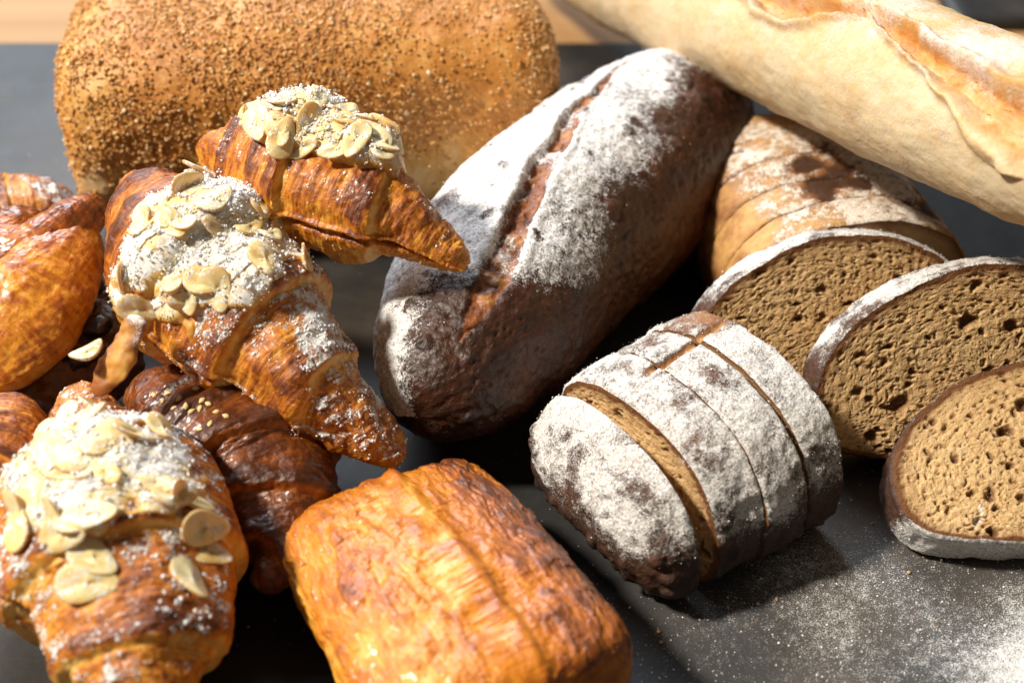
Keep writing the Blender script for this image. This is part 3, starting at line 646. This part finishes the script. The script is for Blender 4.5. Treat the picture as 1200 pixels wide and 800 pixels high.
# ------------------------------------------------------------------ croissants
def croissant_surface(spine, prof, bands, seed, up=(0, 0, 1), along=False, nu=420, nv=320, slit=None, slant=0.03, ends=3.2, step=0.10, on_floor=False, nexp=2.0):
    lf = Loft(spine, prof, nexp, nu, nv, up, ends=ends)
    b = np.array(bands); s0 = lf.sg + slant * np.sin(lf.vg * 1.0 + seed) + 0.012 * fbm(lf.P, 38, 3, seed)
    cen = 0.5 * (b[len(b) // 2 - 1] + b[len(b) // 2])      # widest wrap sits in the middle
    dist = np.abs(s0 - cen)
    rad = np.sort(np.abs(b - cen)); left = s0 < cen
    mul = np.ones_like(dist); crest = np.zeros_like(dist); edge = np.zeros_like(dist)
    for side in (True, False):
        bb = np.sort([abs(x - cen) for x in b if (x < cen) == side])
        for i, x in enumerate(bb):
            d = x - dist                                     # >0 on the upper wrap, <0 on the wrap below
            m = (left == side)
            wv = 0.030
            up_ = np.where(d > 0, np.exp(-d / wv) * 0 + (1 - np.clip(d / wv, 0, 1)) ** 2 * -0.35, 0)
            st = sm(-0.006, 0.004, d)
            fade = sm(-0.2, 0.2, fbm(lf.P, 30, 2, seed + 20 + i))
            for off, kk in ((0.012, .30), (0.021, .22), (0.030, .16)):
                mul = np.where(m, mul + step * kk * fade * (sm(-0.003, 0.002, d + off) - 1), mul); edge = np.where(m, np.maximum(edge, 0.7 * fade * np.exp(-((d + off + 0.001) / 0.0035) ** 2)), edge)
            mul = np.where(m, mul + step * (st - 1) * 1.0 + step * 0.38 * np.exp(-((d - 0.022) / 0.02) ** 2) * (d > -0.01) , mul)
            edge = np.where(m, np.maximum(edge, np.exp(-((d + 0.004) / 0.008) ** 2)), edge)
            crest = np.where(m, np.maximum(crest, np.exp(-((d - 0.03) / 0.028) ** 2) * (d > 0)), crest)
    if along: edge = edge * 0; crest = crest * 0; mul = mul * 0 + 1
    lf.base(mul)
    suv = lf.suv()
    if along: suv = suv[..., [1, 0, 2]]
    lam = perlin(np.stack([suv[..., 0] * 620, suv[..., 1] * 26, 0 * lf.sg + seed], -1), seed)
    lam2 = fbm(np.stack([suv[..., 0] * 240, suv[..., 1] * 40, 0 * lf.sg + seed], -1), 1.0, 3, seed + 1)
    n = fbm(lf.P, 34, 4, seed + 2); n2 = fbm(lf.P, 110, 4, seed + 3)
    lf.disp(0.0026 * fbm(lf.P, 24, 3, seed + 4) + 0.0009 * n2 + (0.0004 if along else 0.0010) * lam2 + (0.0001 if along else 0.0005) * lam * (0.4 + edge) + 0.0005 * fbm(lf.P, 300, 3, seed + 5))
    sl_ = np.zeros_like(n)
    if slit:
        v0, d0, w0, sa, sb = slit
        dv = np.angle(np.exp(1j * (lf.vg - math.radians(v0) - 0.18 * fbm(lf.P * np.array([1, 1, 0.2]), 30, 2, seed + 6)))) * lf.a.max()
        sl_ = np.exp(-(dv / w0) ** 2) * sm(sa - .03, sa + .03, lf.sg) * sm(sb + .03, sb - .03, lf.sg)
        lf.disp(-d0 * sl_ + 0.35 * d0 * np.exp(-((dv - 2.4 * w0) / w0) ** 2) * (sl_ > 0))
    if on_floor: lf.floor()
    vv = np.degrees(lf.vg); hi = sm(-0.5, 0.6, lf.N[..., 2])
    bake = 0.21 + 0.24 * hi + 0.26 * crest * hi + 0.30 * n - 0.34 * edge * (1 - 0.2 * hi) + 0.13 * lam2 + 0.06 * lam + 0.14 * n2 - 0.34 * sl_
    lf.bake = bake; lf.edge = edge; lf.n = n; lf.n2 = n2; lf.slit = sl_
    return lf
def sugar_mask(lf, amt, lo=0.15, sd=0):
    n = fbm(lf.P, 55, 4, 400 + sd); n2 = fbm(lf.P, 210, 3, 410 + sd)
    return amt * sm(lo, lo + 0.45, lf.N[..., 2]) * (0.45 + 0.9 * n + 0.5 * n2).clip(0, 1.2)
def topping(lf, r, s0, v0, ws, wv, H, seed, lobes=0.55, sug=0.75):
    """baked almond cream: a thick skin with a lobed rim, lying on the pastry"""
    ds = (lf.sg - s0) * lf.L; dv = np.angle(np.exp(1j * (lf.vg - math.radians(v0)))) * lf.a.max()
    m = 1 - (ds / ws) ** 2 - (dv / wv) ** 2 + lobes * 2.0 * fbm(lf.P, 42, 3, seed)
    h = H * np.sqrt(np.clip(m, 0, 1)) * (1 + 0.5 * fbm(lf.P, 60, 3, seed + 1)) + 0.0005 * fbm(lf.P, 190, 3, seed + 2) * (m > 0)
    h = np.where(m > 0, h, -0.0008)
    Ps = lf.P
    for _ in range(60):
        Ps = (np.roll(Ps, 1, 1) + np.roll(Ps, -1, 1) + 2 * Ps) / 4; Ps = np.concatenate([Ps[:1], (Ps[:-2] + Ps[2:] + 2 * Ps[1:-1]) / 4, Ps[-1:]])
    Pn = lf.P + (Ps - lf.P + lf.N * 0.0008) * sm(0, 0.35, m)[..., None] + lf.N * h[..., None]
    F = grid_faces(lf.nu, lf.nv)[:, ::-1]; keep = (m.ravel()[F] > -0.05).any(1); F = F[keep]
    used = np.unique(F); mp = np.full(lf.nu * lf.nv, -1); mp[used] = np.arange(len(used)); F = mp[F]
    Ng = grid_normals(Pn); brown = sm(0.35, 0.0, m) * 0.5 + 0.35 * fbm(lf.P, 50, 3, seed + 3).clip(0, 1)
    sg = sug * sm(0.0, 0.55, Ng[..., 2]) * (0.72 + 0.8 * fbm(lf.P, 60, 3, seed + 4) + 0.4 * fbm(lf.P, 240, 2, seed + 5)).clip(0, 1.3) * sm(0, 0.3, m + 0.1)
    o = mesh_obj('almond_cream', Pn.reshape(-1, 3)[used], F, None, M_CREAM, r, {'brown': brown.ravel()[used], 'sugar': sg.ravel()[used]})
    T = Loft.__new__(Loft); T.P = Pn; T.N = Ng; T.m = m; T.sg_ = sg; T.o = o; return T
def sugar_on(r, P, N, wgt, n, lift=0.0, rmax=0.0008, mean=0.00010):
    nc = n // 6; pc, ncn = scatter(P, N, wgt, nc); k = rng.integers(0, nc, n); sp = np.where(rng.random(n) < 0.75, 0.0009, 0.004)
    pr = pc[k] + rng.normal(size=(n, 3)) * sp[:, None] * 0.6
    # snap back onto the surface
    Q = P.reshape(-1, 3); NN = N.reshape(-1, 3); st = max(1, len(Q) // 60000); sub = np.arange(0, len(Q), st)
    from mathutils import kdtree
    kd = kdtree.KDTree(len(sub))
    for i, q in enumerate(sub): kd.insert(Q[q], i)
    kd.balance(); idx = np.array([sub[kd.find(p)[1]] for p in pr]); pos = pr - NN[idx] * ((pr - Q[idx]) * NN[idx]).sum(1, keepdims=True); nn = NN[idx]
    pos = pos + nn * rng.uniform(0, 1, (n, 1)) * lift
    blobs('powdered_sugar', pos, rng.gamma(2.4, mean, n).clip(0.00015, rmax), M_SUGAR, r, 0.85, nn)
def put_almonds(T, r, spots, extra=16):
    vis = ((T.N * nrm(CAM - T.P)).sum(-1) > 0.15) & (T.m > 0.02) & (T.N[..., 2] > 0.1); ii = np.argwhere(vis)
    for i, j in ii[rng.choice(len(ii), extra, replace=False)]:
        ln = rng.uniform(0.0115, 0.0175); almond(T.o, T.P[i, j] + T.N[i, j] * rng.uniform(0, 0.0008), nrm(T.N[i, j] + rng.normal(size=3) * 0.16), rng.uniform(0, 6.28), ln, ln * rng.uniform(0.5, 0.7), curl=rng.uniform(-0.0004, 0.0012), tilt=rng.uniform(-0.2, 0.3))
    for px, py, ang_, tilt, ln in spots:
        i, j = T.pick(px, py); almond(T.o, T.P[i, j] + T.N[i, j] * (0.0018 if T.m[i, j] < 0.05 else 0.0), nrm(T.N[i, j] + (0, 0, 0.3)), math.radians(ang_), ln * 1.1, ln * 0.66, curl=0.0006, tilt=tilt * 0.5)

GA = 'almond croissants with cream and sugar'
# croissant lying across the pile, tip towards the puff pastry
sp = [at(150, 207, .082), at(215, 292, .074), at(300, 377, .064), at(390, 467, .048), at(468, 542, .030)]
lf = croissant_surface(sp, [(0, .015, .014, .012), (.12, .022, .021, .018), (.35, .034, .030, .027), (.55, .033, .030, .026), (.72, .027, .025, .022), (.88, .021, .019, .017), (1, .018, .016, .015)],
                       [0.10, 0.24, 0.44, 0.62, 0.79], 201, slit=(-8, .0035, .0016, .40, .82))
print('cro1', lf.bbox())
r = rootfor('croissant', 'almond croissant lying across the pile, tip beside the golden puff pastry', 'croissant', lf.P, GA)
sg = sugar_mask(lf, 0.85, 0.1, 1) * sm(0.3, 0.5, lf.sg)
lf.build('crust', M_CRO, r, {'bake': lf.bake, 'sugar': sg, 'suv': lf.suv()})
T = topping(lf, r, 0.42, 80, .030, .043, .0030, 211, lobes=0.7, sug=0.82)
put_almonds(T, r, [(172, 255, 20, .1, .015), (200, 262, 40, .25, .013), (250, 232, 150, .15, .015), (280, 228, 160, .1, .015), (310, 240, 140, .3, .014), (335, 262, 120, .4, .014), (350, 275, 60, .5, .013), (325, 300, 90, .5, .012), (240, 330, 80, .1, .014), (215, 345, 20, .2, .013), (160, 360, 70, .3, .013)])
sugar_on(T.o, T.P, T.N, T.sg_ * (T.m > 0.05), 4200, 0.0012)
sugar_on(r, lf.P, lf.N, sg.clip(0, 1) ** 1.5, 3600)
dl = Loft([at(165, 372, .082), at(148, 400, .076), at(132, 430, .070), at(108, 462, .062)], [(0, .0060, .003, .003), (.3, .0045, .0018, .002), (.6, .0065, .0016, .0018), (1, .0050, .0012, .0012)], 2.0, 70, 50, up=(-.3, -.6, .7))
dl.disp(0.0028 * fbm(dl.P, 110, 3, 221)); dn = fbm(dl.P, 90, 3, 222)
dl.build('cream_drip', M_CREAM, r, {'brown': 0.58 + 0.6 * dn + 0.25 * sm(.5, 1, dl.sg), 'sugar': 0.25 + 0.6 * dn - 0.1 * dl.sg})
almond(r, at(102, 412, .075), (-.3, -.3, .9), 2.6, .0125, .0075, tilt=.5)
CR1 = lf
# croissant bridging the tin loaf and the batard
sp = [at(238, 172, .090), at(310, 195, .090), at(390, 225, .090), at(470, 258, .087), at(549, 311, .0755)]
lf = croissant_surface(sp, [(0, .015, .014, .014), (.15, .021, .021, .019), (.4, .026, .026, .023), (.6, .026, .025, .024), (.78, .020, .018, .018), (.9, .0145, .0135, .014), (1, .013, .012, .011)],
                       [0.12, 0.30, 0.44, 0.70], 231, slit=(-2, .0035, .0012, .45, .99))
print('cro2', lf.bbox())
r = rootfor('croissant', 'almond croissant bridging the bran loaf and the dark slashed loaf', 'croissant', lf.P, GA)
sg = sugar_mask(lf, 0.42, 0.3, 2)
lf.build('crust', M_CRO, r, {'bake': lf.bake, 'sugar': sg, 'suv': lf.suv()})
T = topping(lf, r, 0.44, 100, .028, .020, .0056, 241, lobes=0.4, sug=0.7)
put_almonds(T, r, [(290, 130, 10, .1, .013), (325, 152, 20, .3, .013), (330, 160, 160, .4, .014), (300, 148, 30, .2, .013), (430, 135, 110, .2, .014), (450, 148, 100, .3, .014), (465, 160, 80, .4, .013), (410, 140, 80, .3, .013), (370, 118, 0, .1, .012)])
sugar_on(T.o, T.P, T.N, T.sg_ * (T.m > 0.05), 3200, 0.0017)
sugar_on(r, lf.P, lf.N, sg.clip(0, 1) ** 2, 500)
# croissant on the slate in front
sp = [at(88, 452, .058), at(112, 530, .046), at(140, 640, .040), at(158, 730, .038), at(165, 840, .034)]
lf = croissant_surface(sp, [(0, .013, .012, .014), (.12, .020, .018, .020), (.35, .035, .031, .032), (.62, .036, .030, .033), (.8, .032, .027, .032), (1, .026, .022, .026)],
                       [0.13, 0.27, 0.63, 0.86], 261, slit=(15, .003, .0014, .3, .8), on_floor=True)
print('cro3', lf.bbox())
r = rootfor('croissant', 'almond croissant lying on the slate beside the dark sesame pastry', 'croissant', lf.P, GA)
sg = sugar_mask(lf, 0.85, 0.1, 3)
lf.build('crust', M_CRO, r, {'bake': lf.bake, 'sugar': sg, 'suv': lf.suv()})
T = topping(lf, r, 0.43, 86, .035, .044, .0026, 273, lobes=1.0, sug=0.76)
put_almonds(T, r, [(80, 545, 60, .1, .017), (98, 605, 100, .1, .017), (45, 590, 30, .1, .017), (135, 522, 20, .2, .018), (120, 512, 150, .1, .015), (222, 592, 100, .1, .013), (236, 616, 80, .1, .016), (105, 682, 90, .2, .017), (218, 682, 50, .2, .015), (62, 530, 45, .1, .016), (112, 655, 60, .2, .015), (240, 650, 90, .1, .015)])
sugar_on(T.o, T.P, T.N, T.sg_ * (T.m > 0.05), 4200, 0.0012)
sugar_on(r, lf.P, lf.N, sg.clip(0, 1) ** 1.5, 3200)

# ------------------------------------------------------------------ dark glazed pastry with sesame
sp = [at(160, 452, .034), at(235, 500, .031), at(300, 560, .028), at(330, 640, .024), at(305, 690, .020)]
lf = croissant_surface(sp, [(0, .020, .018, .030), (.3, .030, .026, .032), (.6, .030, .026, .030), (.85, .022, .020, .024), (1, .018, .016, .020)], [0.2, 0.36, 0.55, 0.72, 0.88], 291, on_floor=True, slant=0.06, step=0.12)
print('sesame', lf.bbox())
r = rootfor('glazed_pastry', 'dark brown glazed pastry sprinkled with sesame seeds under the almond croissants', 'pastry', lf.P)
lf.build('crust', M_DARK, r, {'bake': lf.bake + 0.1, 'sugar': 0 * lf.bake, 'suv': lf.suv()})
def seed_mesh():
    th = np.linspace(0, 2 * math.pi, 10, endpoint=False); rows = []
    for t in np.linspace(0.02, 0.98, 7):
        rad = math.sin(math.pi * t ** 1.3) ** 0.7; rows.append(np.stack([np.full(10, (t - .5) * 0.0027), np.cos(th) * rad * 0.0009, np.sin(th) * rad * 0.00055], 1))
    return np.stack(rows)
SD = seed_mesh(); seed_me = None
for px, py in ((181, 463), (190, 470), (198, 461), (212, 468), (219, 476), (234, 470), (236, 479), (226, 482), (244, 474), (252, 482), (205, 478), (236, 503), (246, 497), (228, 456), (262, 488)):
    i, j = lf.pick(px + rng.uniform(-2, 2), py); n = nrm(lf.N[i, j]); p = lf.P[i, j] + n * 0.0003
    e1 = nrm(np.cross(n, rng.normal(size=3))); e2 = np.cross(n, e1)
    mesh_obj('sesame_seed', p + SD[..., 0:1] * e1 + SD[..., 1:2] * e2 + SD[..., 2:3] * n, grid_faces(7, 10)[:, ::-1], None, M_SEED, r)

# ------------------------------------------------------------------ puff pastry
def puff():
    A = at(443, 602, .022); B = at(622, 850, .022); ax = nrm(B - A)
    lf = Loft([A, B], [(0, .036, .017, .021), (.5, .039, .021, .0215), (1, .040, .020, .021)], 3.2, 420, 380, ends=8.0)
    x = np.cos(lf.vg)
    suv = lf.suv()
    x = ((lf.P - lf.C[:, None]) * lf.S[:, None]).sum(-1)
    al = ((lf.P - lf.C[0]) * ax).sum(-1); wq = np.stack([al, x, lf.P[..., 2]], -1); wq = wq + 0.004 * np.stack([fbm(wq, 60, 3, 310), fbm(wq, 60, 3, 311), 0 * x], -1)
    seam = 0.007 + 0.004 * fbm(lf.P, 20, 3, 305); ridge = np.exp(-((x + seam) / 0.003) ** 2); stepp = sm(-0.002, 0.002, x + seam)
    fA, rA = worley(wq, (38, 130, 30), 303); fB, rB = worley(wq, (80, 300, 60), 304); fC, rC = worley(wq, (170, 620, 100), 312)
    fl = (rA - .5) + 0.7 * (rB - .5) + 0.4 * (rC - .5)
    top = sm(-0.2, 0.5, lf.N[..., 2])
    lf.disp(0.0026 * fbm(lf.P, 18, 3, 301) + 0.0012 * fbm(lf.P, 70, 4, 302) + top * (0.0006 * rA + 0.0008 * rB + 0.0005 * rC + 0.0006 * fbm(wq, (120, 220, 100), 3, 315) + 0.0008 * ridge + 0.0016 * stepp))
    side = 1 - sm(-0.1, 0.5, np.abs(lf.N[..., 2]))
    lay = np.sin(lf.P[..., 2] * 1500 + 4 * fbm(lf.P, 30, 2, 306)); lf.disp(0.0008 * lay * side)
    lf.floor()
    n = fbm(lf.P, 28, 4, 307); n2 = fbm(lf.P, 90, 4, 308)
    rightside = sm(0.005, -0.03, x)
    bake = 0.49 + 0.46 * n + 0.18 * n2 + 0.40 * rightside * top + 0.24 * fl + 0.20 * side * 0 - 0.10 * side + 0.10 * sm(0.15, 0.02, lf.sg)
    print('puff', lf.bbox())
    r = rootfor('puff_pastry', 'golden flaky puff pastry parcel on the slate beside the floured heel', 'pastry', lf.P)
    lf.build('crust', M_PUF, r, {'bake': bake, 'sugar': 0 * bake, 'suv': suv})
puff()

# ------------------------------------------------------------------ raisin danish and neighbours at the left
def strand(r, pts, prof, seed, mat=M_DAN, bands=(.2, .45, .7), extra=0.0, step=.012, name='strand', up=(0, 0, 1)):
    lf = croissant_surface(pts, prof, bands, seed, nu=240, nv=180, step=step, slant=.10, up=up, along=True)
    lf.build(name, mat, r, {'bake': lf.bake + extra, 'sugar': 0 * lf.bake, 'suv': lf.suv()}); return lf
r = thing('danish_pastry', 'twisted golden danish with dark raisin filling beside the almond croissants', 'pastry', at(20, 440, 0.0))
r['_org'] = [float(x) for x in at(20, 440, 0.0)]
fill = Loft([at(-60, 430, .030), at(60, 395, .034), at(125, 330, .040)], [(0, .03, .016, .03), (.5, .035, .018, .032), (1, .028, .016, .03)], 2.2, 160, 160)
fill.disp(0.004 * fbm(fill.P, 60, 4, 321) + .002 * fbm(fill.P, 160, 3, 322)).floor()
fo = fill.build('filling', M_FILL, r)
strand(r, [at(-70, 345, .050), at(-10, 312, .060), at(40, 300, .066), at(85, 268, .070), at(119, 238, .070)], [(0, .014, .012, .012), (.4, .013, .014, .011), (.75, .009, .011, .009), (1, .006, .008, .007)], 331, extra=.12, up=[(0, 0, 1), (-.3, -.4, .8), (-.5, -.2, .8)])
strand(r, [at(-60, 440, .044), at(0, 395, .054), at(45, 345, .062), at(78, 300, .066), at(104, 268, .064)], [(0, .020, .010, .012), (.4, .021, .011, .012), (.8, .014, .010, .011), (1, .008, .007, .008)], 341, extra=-.02, up=[(-.2, -.5, .8), (.3, -.6, .7), (.5, -.4, .7)])
strand(r, [at(-60, 300, .058), at(0, 288, .064), at(28, 268, .066), at(52, 262, .062)], [(0, .012, .010, .011), (.6, .012, .011, .011), (1, .007, .007, .008)], 346, extra=.22)
strand(r, [at(-50, 452, .022), at(40, 450, .022), at(110, 425, .026)], [(0, .018, .016, .02), (.5, .018, .016, .02), (1, .013, .012, .02)], 351, extra=.35)
for px, py, z in ((52, 402, .048), (78, 385, .052), (95, 362, .054), (70, 415, .044), (104, 340, .056), (112, 385, .050), (88, 425, .042), (112, 415, .044)):
    c = at(px, py, z); lf2 = Loft([c + np.array([-.0055, 0, 0]), c + np.array([.0055, .002, .001])], [(0, .0042, .0036, .0036), (1, .0046, .004, .0036)], 2, 26, 26)
    lf2.disp(0.0012 * fbm(lf2.P, 300, 3, 361)); lf2.build('raisin', M_RAISIN, fo)
sp = [at(-70, 300, .030), at(0, 272, .034), at(50, 262, .034), at(92, 262, .030)]
lf = croissant_surface(sp, [(0, .028, .022, .03), (.6, .028, .022, .03), (1, .020, .018, .026)], [.3, .6, .85], 371, nu=240, nv=180, on_floor=True, step=.04)
r = rootfor('pastry_roll', 'pinkish sugar dusted roll behind the raisin danish', 'pastry', lf.P)
lf.build('crust', M_CRO, r, {'bake': lf.bake - .05, 'sugar': sugar_mask(lf, .75, .1, 7), 'suv': lf.suv()}); print('roll', lf.bbox())
sp = [at(-60, 620, .040), at(-25, 570, .042), at(0, 520, .042), at(14, 478, .038)]
lf = croissant_surface(sp, [(0, .018, .016, .018), (.5, .017, .016, .018), (.8, .015, .014, .016), (1, .011, .010, .012)], [.3, .6, .85], 381, nu=240, nv=180, step=.05)
r = rootfor('croissant', 'plain golden croissant end poking out beside the almond croissant on the slate', 'croissant', lf.P)
lf.build('crust', M_CRO, r, {'bake': lf.bake + .05, 'sugar': 0 * lf.bake, 'suv': lf.suv()}); print('end', lf.bbox())

# ------------------------------------------------------------------ crumbs shed on the slate
k = NT('bread_crumbs'); tn = k.attr('tone')
m_cb = k.done(k.ramp(tn, [(0, (0.07, 0.028, 0.012)), (0.4, (0.34, 0.16, 0.05)), (0.8, (0.50, 0.29, 0.11)), (1, (0.66, 0.46, 0.25))]), 0.8, None, 0.3)
pts = []; rr = []
for px, py, sx, n_c in ((960, 630, 40, 26), (880, 690, 40, 24), (1080, 690, 50, 16), (730, 740, 25, 10), (310, 740, 20, 12), (600, 545, 18, 8)):
    c = at(px, py); q = rng.normal(size=(n_c, 2)) * sx * 0.0003; rad = rng.gamma(2, 0.00014, n_c).clip(.00015, .0009)
    pts.append(np.stack([c[0] + q[:, 0], c[1] + q[:, 1], rad * 0.5], 1)); rr.append(rad)
pts = np.concatenate(pts); rr = np.concatenate(rr)
V = pts[:, None] + ICO_V[None] * rr[:, None, None] * rng.uniform(0.55, 1.3, (len(pts), 12, 1)) * np.array([1, 1, 0.7])
cr = mesh_obj('bread_crumbs', V, None, ICO_F[None] + (np.arange(len(pts)) * 12)[:, None, None], m_cb, None, {'tone': np.repeat(rng.random(len(pts)), 12)}, smooth=False)
tag(cr, 'small brown and tan crumbs shed on the slate around the bread', 'crumbs', kind='stuff')

for o in bpy.data.objects:
    if '_org' in o: del o['_org']
